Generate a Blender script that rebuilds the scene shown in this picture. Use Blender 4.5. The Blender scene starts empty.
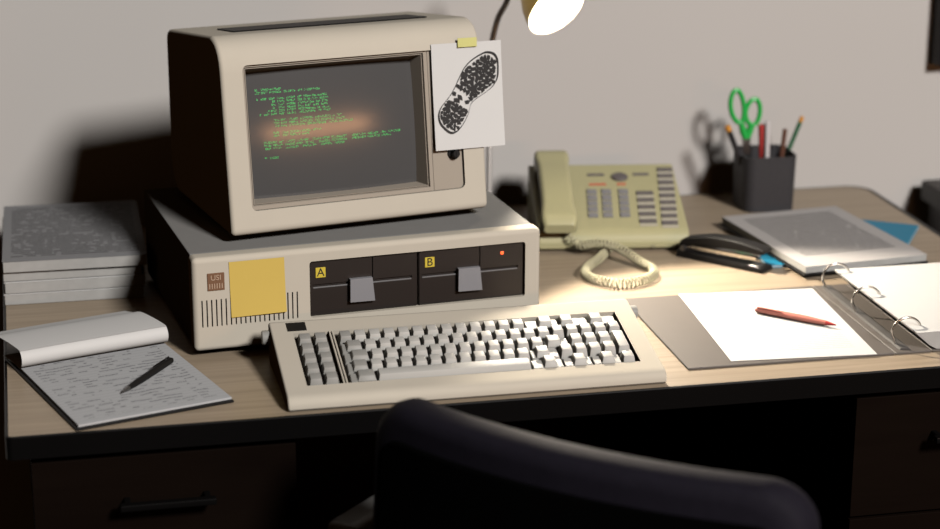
import bpy, bmesh, math, random
from mathutils import Vector, Matrix, Euler
random.seed(7)
S = bpy.context.scene
COL = S.collection
PI = math.pi

# ------------------------------------------------------------------ camera
cam_d = bpy.data.cameras.new('camera')
cam = bpy.data.objects.new('camera', cam_d); COL.objects.link(cam)
yaw, pitch, roll = -0.2165, 0.2993, 0.0026
F = Vector((-math.sin(yaw)*math.cos(pitch), math.cos(yaw)*math.cos(pitch), -math.sin(pitch)))
r0 = Vector((math.cos(yaw), math.sin(yaw), 0)); u0 = r0.cross(F)
Rv = r0*math.cos(roll) + u0*math.sin(roll); Uv = Rv.cross(F)
M4 = Matrix((Rv, Uv, -F)).transposed().to_4x4()
M4.translation = Vector((0.0485, -2.4347, 0.9556))
cam.matrix_world = M4
cam_d.sensor_width = 36; cam_d.lens = 2072.65*36/940
cam_d.clip_start = .05; cam_d.clip_end = 50
cam_d.dof.use_dof = True; cam_d.dof.focus_distance = 2.83; cam_d.dof.aperture_fstop = 2.6
S.camera = cam

# ------------------------------------------------------------------ world, light, exposure
w = bpy.data.worlds.new('world'); S.world = w; w.use_nodes = True
w.node_tree.nodes['Background'].inputs[0].default_value = (1.0, .50, .20, 1)
w.node_tree.nodes['Background'].inputs[1].default_value = .020
S.view_settings.view_transform = 'Standard'; S.view_settings.look = 'None'
S.view_settings.exposure = 0.0; S.view_settings.gamma = 1.0
S.view_settings.use_curve_mapping = False
S.cycles.diffuse_bounces = 0

kl = bpy.data.lights.new('room_light', 'AREA'); kl.shape = 'DISK'; kl.size = 1.5
kl.energy = 960; kl.color = (1.0, .965, .935)
ko = bpy.data.objects.new('room_light', kl); COL.objects.link(ko)
ko.location = (3.45, -7.0, 5.20)
ko.rotation_euler = (Vector((.62, .6, .15)) - ko.location).to_track_quat('-Z', 'Y').to_euler()
# added warm area light, no known source; puts the streak in the screen
hl = bpy.data.lights.new('added_streak_light', 'AREA'); hl.shape = 'RECTANGLE'; hl.size = 1.0; hl.size_y = .06
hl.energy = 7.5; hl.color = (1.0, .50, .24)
ho = bpy.data.objects.new('added_streak_light', hl); COL.objects.link(ho)
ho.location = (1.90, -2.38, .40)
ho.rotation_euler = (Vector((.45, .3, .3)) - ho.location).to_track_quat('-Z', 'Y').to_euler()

# ------------------------------------------------------------------ materials
def mat(name, color, rough=.5, metal=0, spec=.5, noise=0, nscale=40, bump=0, emit=None, estr=0, trans=0, coat=0):
    m = bpy.data.materials.new(name); m.use_nodes = True
    nt = m.node_tree; b = nt.nodes['Principled BSDF']
    b.inputs['Base Color'].default_value = (*color, 1)
    b.inputs['Roughness'].default_value = rough
    b.inputs['Metallic'].default_value = metal
    b.inputs['Specular IOR Level'].default_value = spec
    b.inputs['Coat Weight'].default_value = coat
    if emit:
        b.inputs['Emission Color'].default_value = (*emit, 1)
        b.inputs['Emission Strength'].default_value = estr
    tc = nt.nodes.new('ShaderNodeTexCoord')
    n = nt.nodes.new('ShaderNodeTexNoise'); n.inputs['Scale'].default_value = nscale
    n.inputs['Detail'].default_value = 4
    nt.links.new(tc.outputs['Object'], n.inputs['Vector'])
    if noise:
        mx = nt.nodes.new('ShaderNodeMix'); mx.data_type = 'RGBA'
        mx.inputs[6].default_value = (*[c*(1-noise) for c in color], 1)
        mx.inputs[7].default_value = (*[min(1, c*(1+noise)) for c in color], 1)
        nt.links.new(n.outputs['Fac'], mx.inputs[0])
        nt.links.new(mx.outputs[2], b.inputs['Base Color'])
    if bump:
        bp = nt.nodes.new('ShaderNodeBump'); bp.inputs['Strength'].default_value = bump
        bp.inputs['Distance'].default_value = .001
        nt.links.new(n.outputs['Fac'], bp.inputs['Height'])
        nt.links.new(bp.outputs[0], b.inputs['Normal'])
    return m

def wood(name, c1, c2, rough=.45, spec=.35):
    m = mat(name, c1, rough, spec=spec); nt = m.node_tree; b = nt.nodes['Principled BSDF']
    tc = nt.nodes.new('ShaderNodeTexCoord'); mp = nt.nodes.new('ShaderNodeMapping')
    mp.inputs['Scale'].default_value = (1.2, 34, 8)
    n = nt.nodes.new('ShaderNodeTexNoise'); n.inputs['Scale'].default_value = 3; n.inputs['Detail'].default_value = 8
    n.inputs['Distortion'].default_value = .6
    cr = nt.nodes.new('ShaderNodeValToRGB')
    cr.color_ramp.elements[0].position = .3; cr.color_ramp.elements[0].color = (*c1, 1)
    cr.color_ramp.elements[1].position = .7; cr.color_ramp.elements[1].color = (*c2, 1)
    nt.links.new(tc.outputs['Object'], mp.inputs[0]); nt.links.new(mp.outputs[0], n.inputs['Vector'])
    nt.links.new(n.outputs['Fac'], cr.inputs[0]); nt.links.new(cr.outputs[0], b.inputs['Base Color'])
    return m

def written(name, paper, ink, lines=30, fill=.55, margin=(.1, .9, .08, .92), word=24, strength=.8, wob=.0, grid=0, thick=.5):
    """paper with rows of small writing (Generated coordinates of a flat sheet)"""
    m = mat(name, paper, .75, spec=.2); nt = m.node_tree; b = nt.nodes['Principled BSDF']; L = nt.links.new
    tc = nt.nodes.new('ShaderNodeTexCoord'); sp = nt.nodes.new('ShaderNodeSeparateXYZ')
    L(tc.outputs['Generated'], sp.inputs[0])
    def mth(op, a, bb=None, c=None):
        k = nt.nodes.new('ShaderNodeMath'); k.operation = op
        for i, v in enumerate((a, bb, c)):
            if v is None: continue
            if isinstance(v, (int, float)): k.inputs[i].default_value = v
            else: L(v, k.inputs[i])
        return k.outputs[0]
    X, Y = sp.outputs[0], sp.outputs[1]
    if wob:
        nw = nt.nodes.new('ShaderNodeTexNoise'); nw.inputs['Scale'].default_value = 9
        L(tc.outputs['Generated'], nw.inputs['Vector'])
        Y = mth('ADD', Y, mth('MULTIPLY', mth('SUBTRACT', nw.outputs['Fac'], .5), wob))
    row = mth('FLOOR', mth('MULTIPLY', Y, lines)); fr = mth('FRACT', mth('MULTIPLY', Y, lines))
    inrow = mth('LESS_THAN', mth('ABSOLUTE', mth('SUBTRACT', fr, .5)), thick/2)
    def nz(scx, scale, seed):
        cb = nt.nodes.new('ShaderNodeCombineXYZ')
        L(mth('MULTIPLY', X, scx), cb.inputs[0]); L(mth('MULTIPLY', row, 7.31), cb.inputs[1]); cb.inputs[2].default_value = seed
        n = nt.nodes.new('ShaderNodeTexNoise'); n.inputs['Scale'].default_value = scale; n.inputs['Detail'].default_value = 1
        L(cb.outputs[0], n.inputs['Vector']); return n.outputs['Fac']
    words = mth('GREATER_THAN', nz(word, 1, 1.7), 1-fill)
    n2 = nt.nodes.new('ShaderNodeTexNoise'); n2.inputs['Scale'].default_value = 160; n2.inputs['Detail'].default_value = 2
    L(tc.outputs['Generated'], n2.inputs['Vector'])
    strokes = mth('GREATER_THAN', n2.outputs['Fac'], .45)
    box = mth('MULTIPLY', mth('MULTIPLY', mth('GREATER_THAN', sp.outputs[0], margin[0]), mth('LESS_THAN', sp.outputs[0], margin[1])),
              mth('MULTIPLY', mth('GREATER_THAN', sp.outputs[1], margin[2]), mth('LESS_THAN', sp.outputs[1], margin[3])))
    f = mth('MULTIPLY', mth('MULTIPLY', mth('MULTIPLY', inrow, words), strokes), box)
    if grid:
        fr2 = mth('FRACT', mth('MULTIPLY', sp.outputs[1], lines))
        rule = mth('MULTIPLY', mth('LESS_THAN', fr2, .10), grid)
        f = mth('MAXIMUM', f, rule)
    f = mth('MULTIPLY', f, strength)
    mx = nt.nodes.new('ShaderNodeMix'); mx.data_type = 'RGBA'
    mx.inputs[6].default_value = (*paper, 1); mx.inputs[7].default_value = (*ink, 1)
    L(f, mx.inputs[0]); L(mx.outputs[2], b.inputs['Base Color'])
    return m

CREAM = (.53, .485, .405)
M = {}
M['wall'] = mat('painted plaster', (.52, .495, .47), .9, spec=.02, noise=.02, nscale=3, bump=.1)
M['floor'] = mat('dark carpet', (.007, .006, .0055), .95, spec=.1, noise=.3, nscale=300)
M['desk'] = wood('light wood laminate', (.30, .235, .165), (.40, .315, .225), .42, .4)
M['edge'] = mat('black desk edging', (.003, .0028, .0028), .35, spec=.12)
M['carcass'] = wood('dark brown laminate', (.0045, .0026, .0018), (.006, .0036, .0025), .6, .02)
M['cream'] = mat('cream plastic', CREAM, .6, spec=.0, noise=.03, nscale=25, bump=.05)
M['cream2'] = mat('taupe plastic', (.36, .315, .26), .5, spec=.1, noise=.03, nscale=25)
M['cover'] = mat('grey painted metal', (.235, .23, .22), .6, spec=.0, noise=.04, nscale=60, bump=.05)
M['black'] = mat('black plastic', (.008, .0075, .0075), .5, spec=.2)
M['black2'] = mat('deep black plastic', (.006, .006, .006), .6, spec=.2)
M['darkbrown'] = mat('dark brown plastic', (.022, .017, .015), .42, spec=.35)
M['greylever'] = mat('grey plastic', (.24, .24, .255), .4, spec=.4)
M['slot'] = mat('pale grey slot plastic', (.16, .16, .165), .4)
M['glass'] = mat('smoked picture tube glass', (.078, .077, .077), .15, spec=.5, noise=.02)
M['green'] = mat('green phosphor', (.02, .1, .03), .5, emit=(.08, .75, .16), estr=.6)
M['led'] = mat('red led', (.5, .02, .0), .3, emit=(1, .12, .03), estr=2.2)
M['yellow'] = mat('yellow sticky paper', (.62, .45, .11), .8, spec=.15, noise=.02)
M['tape'] = mat('yellow tape', (.60, .58, .22), .6, spec=.2)
M['badge'] = mat('brown badge', (.24, .13, .075), .4, metal=.3)
M['badgetext'] = mat('badge lettering', (.5, .36, .26), .4)
M['label'] = mat('yellow drive label', (.62, .48, .05), .5)
M['ink'] = mat('black ink', (.012, .011, .011), .7)
M['key_white'] = mat('white key plastic', (.47, .46, .43), .5, spec=.2, noise=.03)
M['key_grey'] = mat('grey key plastic', (.30, .295, .275), .5, spec=.3, noise=.03)
M['paper'] = mat('white paper', (.62, .615, .60), .8, spec=.1, noise=.015, nscale=30)
M['paperedge'] = mat('paper edges', (.40, .39, .37), .85, spec=.1, noise=.12, nscale=60)
M['olive'] = mat('olive beige plastic', (.45, .42, .235), .42, spec=.35, noise=.02)
M['olivedark'] = mat('dark olive plastic', (.30, .28, .17), .5)
M['pbtn'] = mat('grey phone button', (.23, .225, .23), .5)
M['pbtn2'] = mat('dark grey phone button', (.115, .10, .098), .5)
M['pred'] = mat('red label', (.62, .09, .05), .5)
M['plabel'] = mat('pale label strip', (.50, .465, .38), .6)
M['cord'] = mat('pale yellow cord', (.58, .54, .35), .45, spec=.4)
M['chrome'] = mat('polished steel', (.62, .6, .57), .22, metal=1)
M['darkmetal'] = mat('dark steel', (.20, .195, .19), .35, metal=.9)
M['neck'] = mat('nickel plated gooseneck', (.50, .48, .46), .35, metal=.25)
M['brass'] = mat('brass', (.46, .32, .10), .32, metal=.85)
M['lampin'] = mat('white enamel reflector', (.85, .82, .75), .5)
M['bulb'] = mat('lit bulb', (1, .95, .85), .4, emit=(1.0, .85, .62), estr=60)
M['cup'] = mat('black mesh plastic', (.042, .040, .043), .55, spec=.3, noise=.25, nscale=220)
M['sgreen'] = mat('green plastic', (.02, .42, .07), .35)
M['steel'] = mat('scissor steel', (.25, .25, .26), .3, metal=1)
M['pwood'] = mat('cedar wood', (.55, .33, .16), .6)
M['pblack'] = mat('dark pencil paint', (.03, .028, .03), .35)
M['pgreen'] = mat('green pencil paint', (.02, .12, .05), .35)
M['pbrown'] = mat('brown pencil paint', (.12, .05, .03), .4)
M['porange'] = mat('orange paint', (.65, .28, .04), .4)
M['red'] = mat('red plastic', (.50, .055, .05), .35)
M['pinkred'] = mat('pinkish red plastic', (.62, .22, .17), .35)
M['white'] = mat('white plastic', (.62, .58, .58), .4)
M['blue'] = mat('blue cardboard', (.015, .20, .33), .5, spec=.3)
M['pageblue'] = mat('pale page block', (.42, .55, .62), .7)
M['binder'] = mat('grey brown binder board', (.125, .11, .098), .55, spec=.3, noise=.04)
M['rail'] = mat('dull grey rail', (.09, .085, .08), .5, spec=.2)
M['shaded_shell'] = mat('matt black shell', (.0015, .0015, .0015), .9, spec=.0)  # near-black colour carries the shade on the chair back
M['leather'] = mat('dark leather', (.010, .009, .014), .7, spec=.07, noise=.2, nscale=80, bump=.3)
M['chairplastic'] = mat('grey chair plastic', (.13, .13, .125), .5)
M['cork'] = mat('brown cork', (.22, .10, .045), .8, noise=.25, nscale=120)
M['bin'] = mat('black lidded plastic', (.010, .009, .009), .4, spec=.3)
M['carton'] = mat('brown card', (.10, .055, .035), .8)
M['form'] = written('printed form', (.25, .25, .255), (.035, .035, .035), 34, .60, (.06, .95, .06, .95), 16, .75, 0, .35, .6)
M['hand'] = written('handwritten page', (.46, .465, .47), (.05, .05, .06), 30, .50, (.05, .93, .05, .97), 13, .65, .025, .30, .34)
M['typed'] = written('typed page', (.44, .42, .41), (.04, .04, .04), 24, .72, (.12, .88, .18, .92), 20, .95, 0, 0, .5)
M['letter'] = written('faint typed page', (.66, .65, .63), (.45, .40, .38), 40, .66, (.10, .9, .1, .92), 20, .5, 0, 0, .4)

# ------------------------------------------------------------------ mesh helpers
def new(): return bmesh.new()
def merge(bm, other, mtx=None):
    me = bpy.data.meshes.new('t')
    if mtx is not None: other.transform(mtx)
    other.to_mesh(me); bm.from_mesh(me); bpy.data.meshes.remove(me); other.free(); return bm
def rbox(bm, x0, x1, y0, y1, z0, z1, bev=0, seg=2, mtx=None):
    b = bmesh.new(); bmesh.ops.create_cube(b, size=1)
    for v in b.verts: v.co = Vector(((x0+x1)/2+v.co.x*(x1-x0), (y0+y1)/2+v.co.y*(y1-y0), (z0+z1)/2+v.co.z*(z1-z0)))
    if bev > 0: bmesh.ops.bevel(b, geom=b.edges[:], offset=bev, segments=seg, affect='EDGES', profile=.5)
    return merge(bm, b, mtx)
def frustum(bm, base, top, z0, z1, bev=0, seg=2, mtx=None):
    """base / top = (x0,x1,y0,y1)"""
    b = bmesh.new(); vs = []
    for (x0, x1, y0, y1), z in ((base, z0), (top, z1)):
        vs.append([b.verts.new(p) for p in ((x0, y0, z), (x1, y0, z), (x1, y1, z), (x0, y1, z))])
    b.faces.new(vs[0][::-1]); b.faces.new(vs[1])
    for i in range(4): b.faces.new((vs[0][i], vs[0][(i+1) % 4], vs[1][(i+1) % 4], vs[1][i]))
    if bev: bmesh.ops.bevel(b, geom=b.edges[:], offset=bev, segments=seg, affect='EDGES', profile=.5)
    return merge(bm, b, mtx)
def prism(bm, poly, a0, a1, axis='x', bev=0, seg=2, mtx=None):
    """extrude a closed 2D polygon; axis x: poly=(y,z); y: poly=(x,z); z: poly=(x,y)"""
    b = bmesh.new()
    def P(p, a): return {'x': (a, p[0], p[1]), 'y': (p[0], a, p[1]), 'z': (p[0], p[1], a)}[axis]
    A = [b.verts.new(P(p, a0)) for p in poly]; B = [b.verts.new(P(p, a1)) for p in poly]
    n = len(poly)
    b.faces.new(A); b.faces.new(B[::-1])
    for i in range(n): b.faces.new((A[i], B[i], B[(i+1) % n], A[(i+1) % n]))
    bmesh.ops.recalc_face_normals(b, faces=b.faces[:])
    if bev:
        capE = [e for e in b.edges if (e.verts[0] in A and e.verts[1] in A) or (e.verts[0] in B and e.verts[1] in B)]
        bmesh.ops.bevel(b, geom=capE, offset=bev, segments=seg, affect='EDGES', profile=.5)
    return merge(bm, b, mtx)
def tube(bm, pts, r, n=10, closed=False, flat=1.0):
    b = bmesh.new(); pts = [Vector(p) for p in pts]; N = len(pts); rings = []
    t0 = (pts[1]-pts[0]).normalized(); up = Vector((0, 0, 1)) if abs(t0.z) < .9 else Vector((1, 0, 0))
    nrm = (up - t0*up.dot(t0)).normalized()
    for i, p in enumerate(pts):
        if closed: t = (pts[(i+1) % N]-pts[i-1]).normalized()
        else: t = (pts[min(i+1, N-1)]-pts[max(i-1, 0)]).normalized()
        nrm = (nrm - t*nrm.dot(t)).normalized(); bi = t.cross(nrm)
        rr = r[i] if isinstance(r, (list, tuple)) else r
        rings.append([b.verts.new(p + nrm*math.cos(a)*rr*flat + bi*math.sin(a)*rr) for a in (2*PI*k/n for k in range(n))])
    for i in range(N if closed else N-1):
        A, B = rings[i], rings[(i+1) % N]
        for k in range(n): b.faces.new((A[k], A[(k+1) % n], B[(k+1) % n], B[k]))
    if not closed: b.faces.new(rings[0][::-1]); b.faces.new(rings[-1])
    bmesh.ops.recalc_face_normals(b, faces=b.faces[:])
    return merge(bm, b)
def lathe(bm, prof, n=40, mtx=None, cap=True):
    """prof=(r,z) list, z axis"""
    b = bmesh.new(); rings = []
    for r, z in prof:
        rings.append([b.verts.new((max(r, 1e-5)*math.cos(2*PI*k/n), max(r, 1e-5)*math.sin(2*PI*k/n), z)) for k in range(n)])
    for A, B in zip(rings, rings[1:]):
        for k in range(n): b.faces.new((A[k], A[(k+1) % n], B[(k+1) % n], B[k]))
    if cap: b.faces.new(rings[0][::-1]); b.faces.new(rings[-1])
    return merge(bm, b, mtx)
def rpoly(x0, x1, y0, y1, r, n=6):
    out = []
    for cx, cy, a0 in ((x1-r, y0+r, -PI/2), (x1-r, y1-r, 0), (x0+r, y1-r, PI/2), (x0+r, y0+r, PI)):
        for k in range(n+1):
            a = a0+PI/2*k/n; out.append((cx+r*math.cos(a), cy+r*math.sin(a)))
    return out
def smooth(pts, n=8, closed=False):
    P = [Vector(p) for p in pts]; out = []; N = len(P)
    rng = range(N) if closed else range(N-1)
    for i in rng:
        if closed: a, b, c, d = P[i-1], P[i], P[(i+1) % N], P[(i+2) % N]
        else: a, b, c, d = P[max(i-1, 0)], P[i], P[i+1], P[min(i+2, N-1)]
        for k in range(n):
            t = k/n; out.append(.5*((2*b)+(c-a)*t+(2*a-5*b+4*c-d)*t*t+(3*b-a-3*c+d)*t**3))
    if not closed: out.append(P[-1])
    return out
def cut(bm, cutter):
    """boolean difference, result as a new bmesh"""
    ma = bpy.data.meshes.new('a'); bm.to_mesh(ma); mb = bpy.data.meshes.new('b'); cutter.to_mesh(mb)
    a = bpy.data.objects.new('a', ma); b = bpy.data.objects.new('b', mb); COL.objects.link(a); COL.objects.link(b)
    md = a.modifiers.new('m', 'BOOLEAN'); md.operation = 'DIFFERENCE'; md.object = b; md.solver = 'EXACT'
    dg = bpy.context.evaluated_depsgraph_get(); me = bpy.data.meshes.new_from_object(a.evaluated_get(dg))
    out = bmesh.new(); out.from_mesh(me)
    bpy.data.objects.remove(a); bpy.data.objects.remove(b)
    for x in (ma, mb, me): bpy.data.meshes.remove(x)
    bm.free(); cutter.free(); return out
def text_bm(s, size, depth=.0004):
    c = bpy.data.curves.new('t', 'FONT'); c.body = s; c.size = size; c.extrude = depth; c.align_x = 'CENTER'; c.align_y = 'CENTER'
    o = bpy.data.objects.new('t', c); COL.objects.link(o)
    dg = bpy.context.evaluated_depsgraph_get(); me = bpy.data.meshes.new_from_object(o.evaluated_get(dg))
    b = bmesh.new(); b.from_mesh(me); bpy.data.objects.remove(o); bpy.data.meshes.remove(me); return b
def slab(bm, pts, d, mtx=None):
    """thin sheet: pts = grid of positions, d = vector to its back side"""
    b = bmesh.new(); d = Vector(d); f = [[b.verts.new(p) for p in r] for r in pts]; k = [[b.verts.new(Vector(p)+d) for p in r] for r in pts]
    nj, ni = len(pts), len(pts[0])
    for j in range(nj-1):
        for i in range(ni-1):
            b.faces.new((f[j][i], f[j][i+1], f[j+1][i+1], f[j+1][i])); b.faces.new((k[j][i], k[j+1][i], k[j+1][i+1], k[j][i+1]))
    rim = [(j, 0) for j in range(nj-1, 0, -1)]+[(0, i) for i in range(ni-1)]+[(j, ni-1) for j in range(nj-1)]+[(nj-1, i) for i in range(ni-1, 0, -1)]
    for (a, c), (e, g) in zip(rim, rim[1:]+rim[:1]): b.faces.new((f[e][g], f[a][c], k[a][c], k[e][g]))
    return merge(bm, b, mtx)
def obj(name, bm, m, parent=None, loc=(0, 0, 0), rot=(0, 0, 0), ang=35, label=None):
    me = bpy.data.meshes.new(name); bm.to_mesh(me); bm.free()
    for p in me.polygons: p.use_smooth = True
    me.set_sharp_from_angle(angle=math.radians(ang))
    for k in (m if isinstance(m, (list, tuple)) else [m]): me.materials.append(k)
    o = bpy.data.objects.new(name, me); COL.objects.link(o)
    wn = o.modifiers.new('normals', 'WEIGHTED_NORMAL'); wn.keep_sharp = True; wn.weight = 100
    o.location = loc; o.rotation_euler = rot
    if parent: o.parent = parent
    if label: o['label'] = label
    return o
def tag(o, label, cat, group=None):
    o['label'] = label; o['category'] = cat
    if group: o['group'] = group
    return o
def thing(name, label, cat, loc=(0, 0, 0), rz=0, group=None):
    o = bpy.data.objects.new(name, None); COL.objects.link(o); o.empty_display_size = .05
    o.location = loc; o.rotation_euler = (0, 0, rz); return tag(o, label, cat, group)
def struct(name, bm, m):
    o = obj(name, bm, m); o['kind'] = 'structure'; return o

def cpoly(x0, x1, y0, y1, rf, rb, n=8):
    out = []
    for cx, cy, a0, r in ((x1-rf, y0+rf, -PI/2, rf), (x1-rb, y1-rb, 0, rb), (x0+rb, y1-rb, PI/2, rb), (x0+rf, y0+rf, PI, rf)):
        for k in range(n+1):
            a = a0+PI/2*k/n; out.append((cx+r*math.cos(a), cy+r*math.sin(a)))
    return out
# ------------------------------------------------------------------ the setting
FLOOR = -.72; WALL = .935
b = new(); rbox(b, -2.2, 3.4, WALL, WALL+.12, FLOOR, 1.9); struct('wall_back', b, M['wall'])
b = new(); rbox(b, -2.2, 3.4, -2.8, WALL+.12, FLOOR-.08, FLOOR); struct('floor', b, M['floor'])
b = new(); rbox(b, -2.2, 3.4, WALL-.014, WALL, FLOOR, FLOOR+.09, .003); struct('baseboard_back', b, M['wall'])

# ------------------------------------------------------------------ desk
desk = thing('desk', 'wide wooden desk with black edging and dark drawer pedestals, standing against the wall', 'desk', (0, 0, FLOOR))
DH = -FLOOR
W, D = 1.509, .918
b = new(); prism(b, cpoly(.004, W-.0093, .004, D-.004, .005, .04), DH-.026, DH, 'z'); obj('desktop', b, M['desk'], desk)
b = new()
out = cpoly(0, W, 0, D, .009, .044); inn = cpoly(.0042, W-.0095, .0042, D-.0042, .005, .04)
bb = bmesh.new(); n = len(out)
rings = [[bb.verts.new((*p, z)) for p in q] for q, z in ((out, DH-.030), (out, DH-.0012), ([(x+(.001 if x < W/2 else -.001), y+(.001 if y < D/2 else -.001)) for x, y in out], DH+.0001), (inn, DH+.0001), (inn, DH-.030))]
for i in range(5):
    A, B = rings[i], rings[(i+1) % 5]
    for k in range(n): bb.faces.new((A[k], A[(k+1) % n], B[(k+1) % n], B[k]))
bmesh.ops.recalc_face_normals(bb, faces=bb.faces[:])
merge(b, bb); obj('edge_band', b, M['edge'], desk)
def pedestal(x0, x1):
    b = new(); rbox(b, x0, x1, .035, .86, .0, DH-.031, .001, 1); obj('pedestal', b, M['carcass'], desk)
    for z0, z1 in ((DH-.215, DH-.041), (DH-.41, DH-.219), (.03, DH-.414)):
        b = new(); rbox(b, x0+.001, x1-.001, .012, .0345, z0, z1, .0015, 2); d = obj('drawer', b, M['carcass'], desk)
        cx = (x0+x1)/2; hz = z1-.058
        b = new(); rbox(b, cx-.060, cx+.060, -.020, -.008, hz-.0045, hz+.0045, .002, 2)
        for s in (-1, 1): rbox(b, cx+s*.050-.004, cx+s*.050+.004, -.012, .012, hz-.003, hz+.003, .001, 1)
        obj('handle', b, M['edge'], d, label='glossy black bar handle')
pedestal(.028, .361); pedestal(1.121, 1.454)
b = new(); rbox(b, .362, 1.120, .80, .818, .02, DH-.031); obj('modesty_panel', b, M['carcass'], desk)

# ------------------------------------------------------------------ computer unit
UT = .1062
unit = thing('desktop_computer', 'cream and grey desktop computer case with two black floppy drives, under the monitor', 'computer', (.2541, .2393, 0), UT)
UW, UH, UD = .500, .142, .385
b = new(); rbox(b, 0, UW, 0, .030, .009, UH, .0075, 4)
c = new(); prism(c, rpoly(.1625, .4765, .0425, .1235, .004, 3), -.01, .016, 'y'); b = cut(b, c)
# ventilation slots cut into the front
c = new()
for k in range(21):
    x = .0115+k*.0066
    if True: rbox(c, x, x+.0018, -.005, .006, .044, .0825)
b = cut(b, c)
obj('front_bezel', b, M['cream'], unit)
b = new(); rbox(b, .003, UW-.003, .0305, UD, .009, UH-.0015, .003, 2); obj('case_cover', b, M['cover'], unit)
for x in (.03, UW-.03):
    for y in (.04, UD-.04): b = new(); rbox(b, x-.012, x+.012, y-.012, y+.012, 0, .0085, .002, 1); obj('foot', b, M['black2'], unit)
b = new(); rbox(b, .0115, .148, .0065, .008, .043, .084); obj('vent_grille', b, M['black2'], unit)
def drive(x0, letter):
    w_ = .1545
    b = new(); rbox(b, x0, x0+w_, .005, .016, .0435, .1225, .001, 1)
    for q in ((x0+.004, x0+w_-.008, -.01, .0085, .0852, .0885), (x0+.0885, x0+.0905, -.01, .0075, .0887, .13)):
        c = new(); rbox(c, *q); b = cut(b, c)
    dr = obj('floppy_drive', b, M['darkbrown'], unit)
    b = new(); rbox(b, x0+.0045, x0+w_-.0085, .0045, .0082, .0825, .0850, .0006, 1); obj('slot_lip', b, M['slot'], dr, label='grey lip of the disk slot')
    b = new(); lx = x0+.055
    poly = [(lx, .060), (lx+.036, .0595), (lx+.0325, .0935), (lx+.0005, .0935)]
    prism(b, poly, -.004, .0045, 'y', .001, 2); obj('drive_lever', b, M['greylever'], dr, label='grey latch lever')
    b = new(); rbox(b, x0+.0085, x0+.0225, .0038, .005, .098, .1125, .0003, 1); lb = obj('letter_label', b, M['label'], dr, label='yellow label reading ' + letter)
    t = text_bm(letter, .0165, .0003); b = new(); merge(b, t, Matrix.Translation((x0+.0155, .0037, .1052)) @ Matrix.Rotation(PI/2, 4, 'X'))
    obj('letter', b, M['ink'], lb)
    return dr
d1 = drive(.1635, 'A'); d2 = drive(.3205, 'B')
b = new(); rbox(b, .441, .4455, .0035, .006, .1065, .111, .001, 2); obj('power_led', b, M['led'], d2, label='glowing red light')
b = new(); rbox(b, .0205, .0440, -.0012, .0002, .0955, .1202, .0004, 1); bg = obj('badge', b, M['badge'], unit, label='small square brown maker badge')
b = new(); t = text_bm('USI', .0105, .0003); merge(b, t, Matrix.Translation((.0322, -.0014, .1135)) @ Matrix.Rotation(PI/2, 4, 'X'))
for k in range(6): rbox(b, .0228+k*.0034, .0240+k*.0034, -.0017, -.0011, .0985, .1055)
obj('badge_lettering', b, M['badgetext'], bg)
# sticky note on the front
b = new(); NS = 10
slab(b, [[(u*.0765+v*-.0012, -.0006-.004*(1-v)**2.4*(.4+.6*u), -.0785*(1-v)+.0015*u*(1-v)) for u in (i/4 for i in range(5))] for v in (j/NS for j in range(NS+1))], (0, .0004, 0))
ex = Vector((math.cos(UT), math.sin(UT), 0)); ny = Vector((-math.sin(UT), math.cos(UT), 0)); UO = Vector((.2541, .2393, 0))
tag(obj('sticky_note', b, M['yellow'], None, UO+ex*.0518+ny*-.0003+Vector((0, 0, .1337)), (0, 0, UT)), 'blank yellow sticky note stuck on the front of the computer case', 'note')

# ------------------------------------------------------------------ monitor
MT = .196; TI = .139
MO = Vector((.3155, .294, UH))
mon = thing('crt_monitor', 'boxy cream tube monitor with green text on its dark screen, on the computer case', 'monitor', MO, MT)
MW = .384
# side profile (y,z): leaning front, large rounded brow, gently falling top
def arc(p0, p1, p2, n=10): # quadratic
    return [((1-t)**2*p0[0]+2*t*(1-t)*p1[0]+t*t*p2[0], (1-t)**2*p0[1]+2*t*(1-t)*p1[1]+t*t*p2[1]) for t in (k/n for k in range(n+1))]
tn = math.tan(TI)
Z0 = .010
prof = arc((.012, Z0), (.0, Z0), (tn*.012, Z0+.012), 5)
prof += arc((tn*.222, Z0+.222), (tn*.264, Z0+.2655), (.080, Z0+.2665), 10)
prof += arc((.285, Z0+.240), (.300, Z0+.238), (.302, Z0+.222), 5)
prof += arc((.302, Z0+.07), (.300, Z0+.0), (.262, Z0), 6)
b = new(); prism(b, prof, 0, MW, 'x', .006, 3)
# recess for the picture tube panel (cut along the leaning front)
FM = Matrix.Translation((0, 0, Z0)) @ Matrix.Rotation(-TI, 4, 'X')       # front plane: local x, depth y, up z
c = new(); prism(c, rpoly(.031, .350, .034, .234, .008, 5), -.03, .009, 'y', mtx=FM); b = cut(b, c)
c = new(); bbx = bmesh.new(); vs = []
for q, y in (((.033, .301, .037, .232), .004), ((.040, .292, .041, .226), .045)):
    vs.append([bbx.verts.new(p) for p in ((q[0], y, q[2]), (q[1], y, q[2]), (q[1], y, q[3]), (q[0], y, q[3]))])
bbx.faces.new(vs[0]); bbx.faces.new(vs[1][::-1])
for i in range(4): bbx.faces.new((vs[0][i], vs[1][i], vs[1][(i+1) % 4], vs[0][(i+1) % 4]))
bmesh.ops.recalc_face_normals(bbx, faces=bbx.faces[:]); merge(c, bbx, FM); b = cut(b, c)
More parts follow.
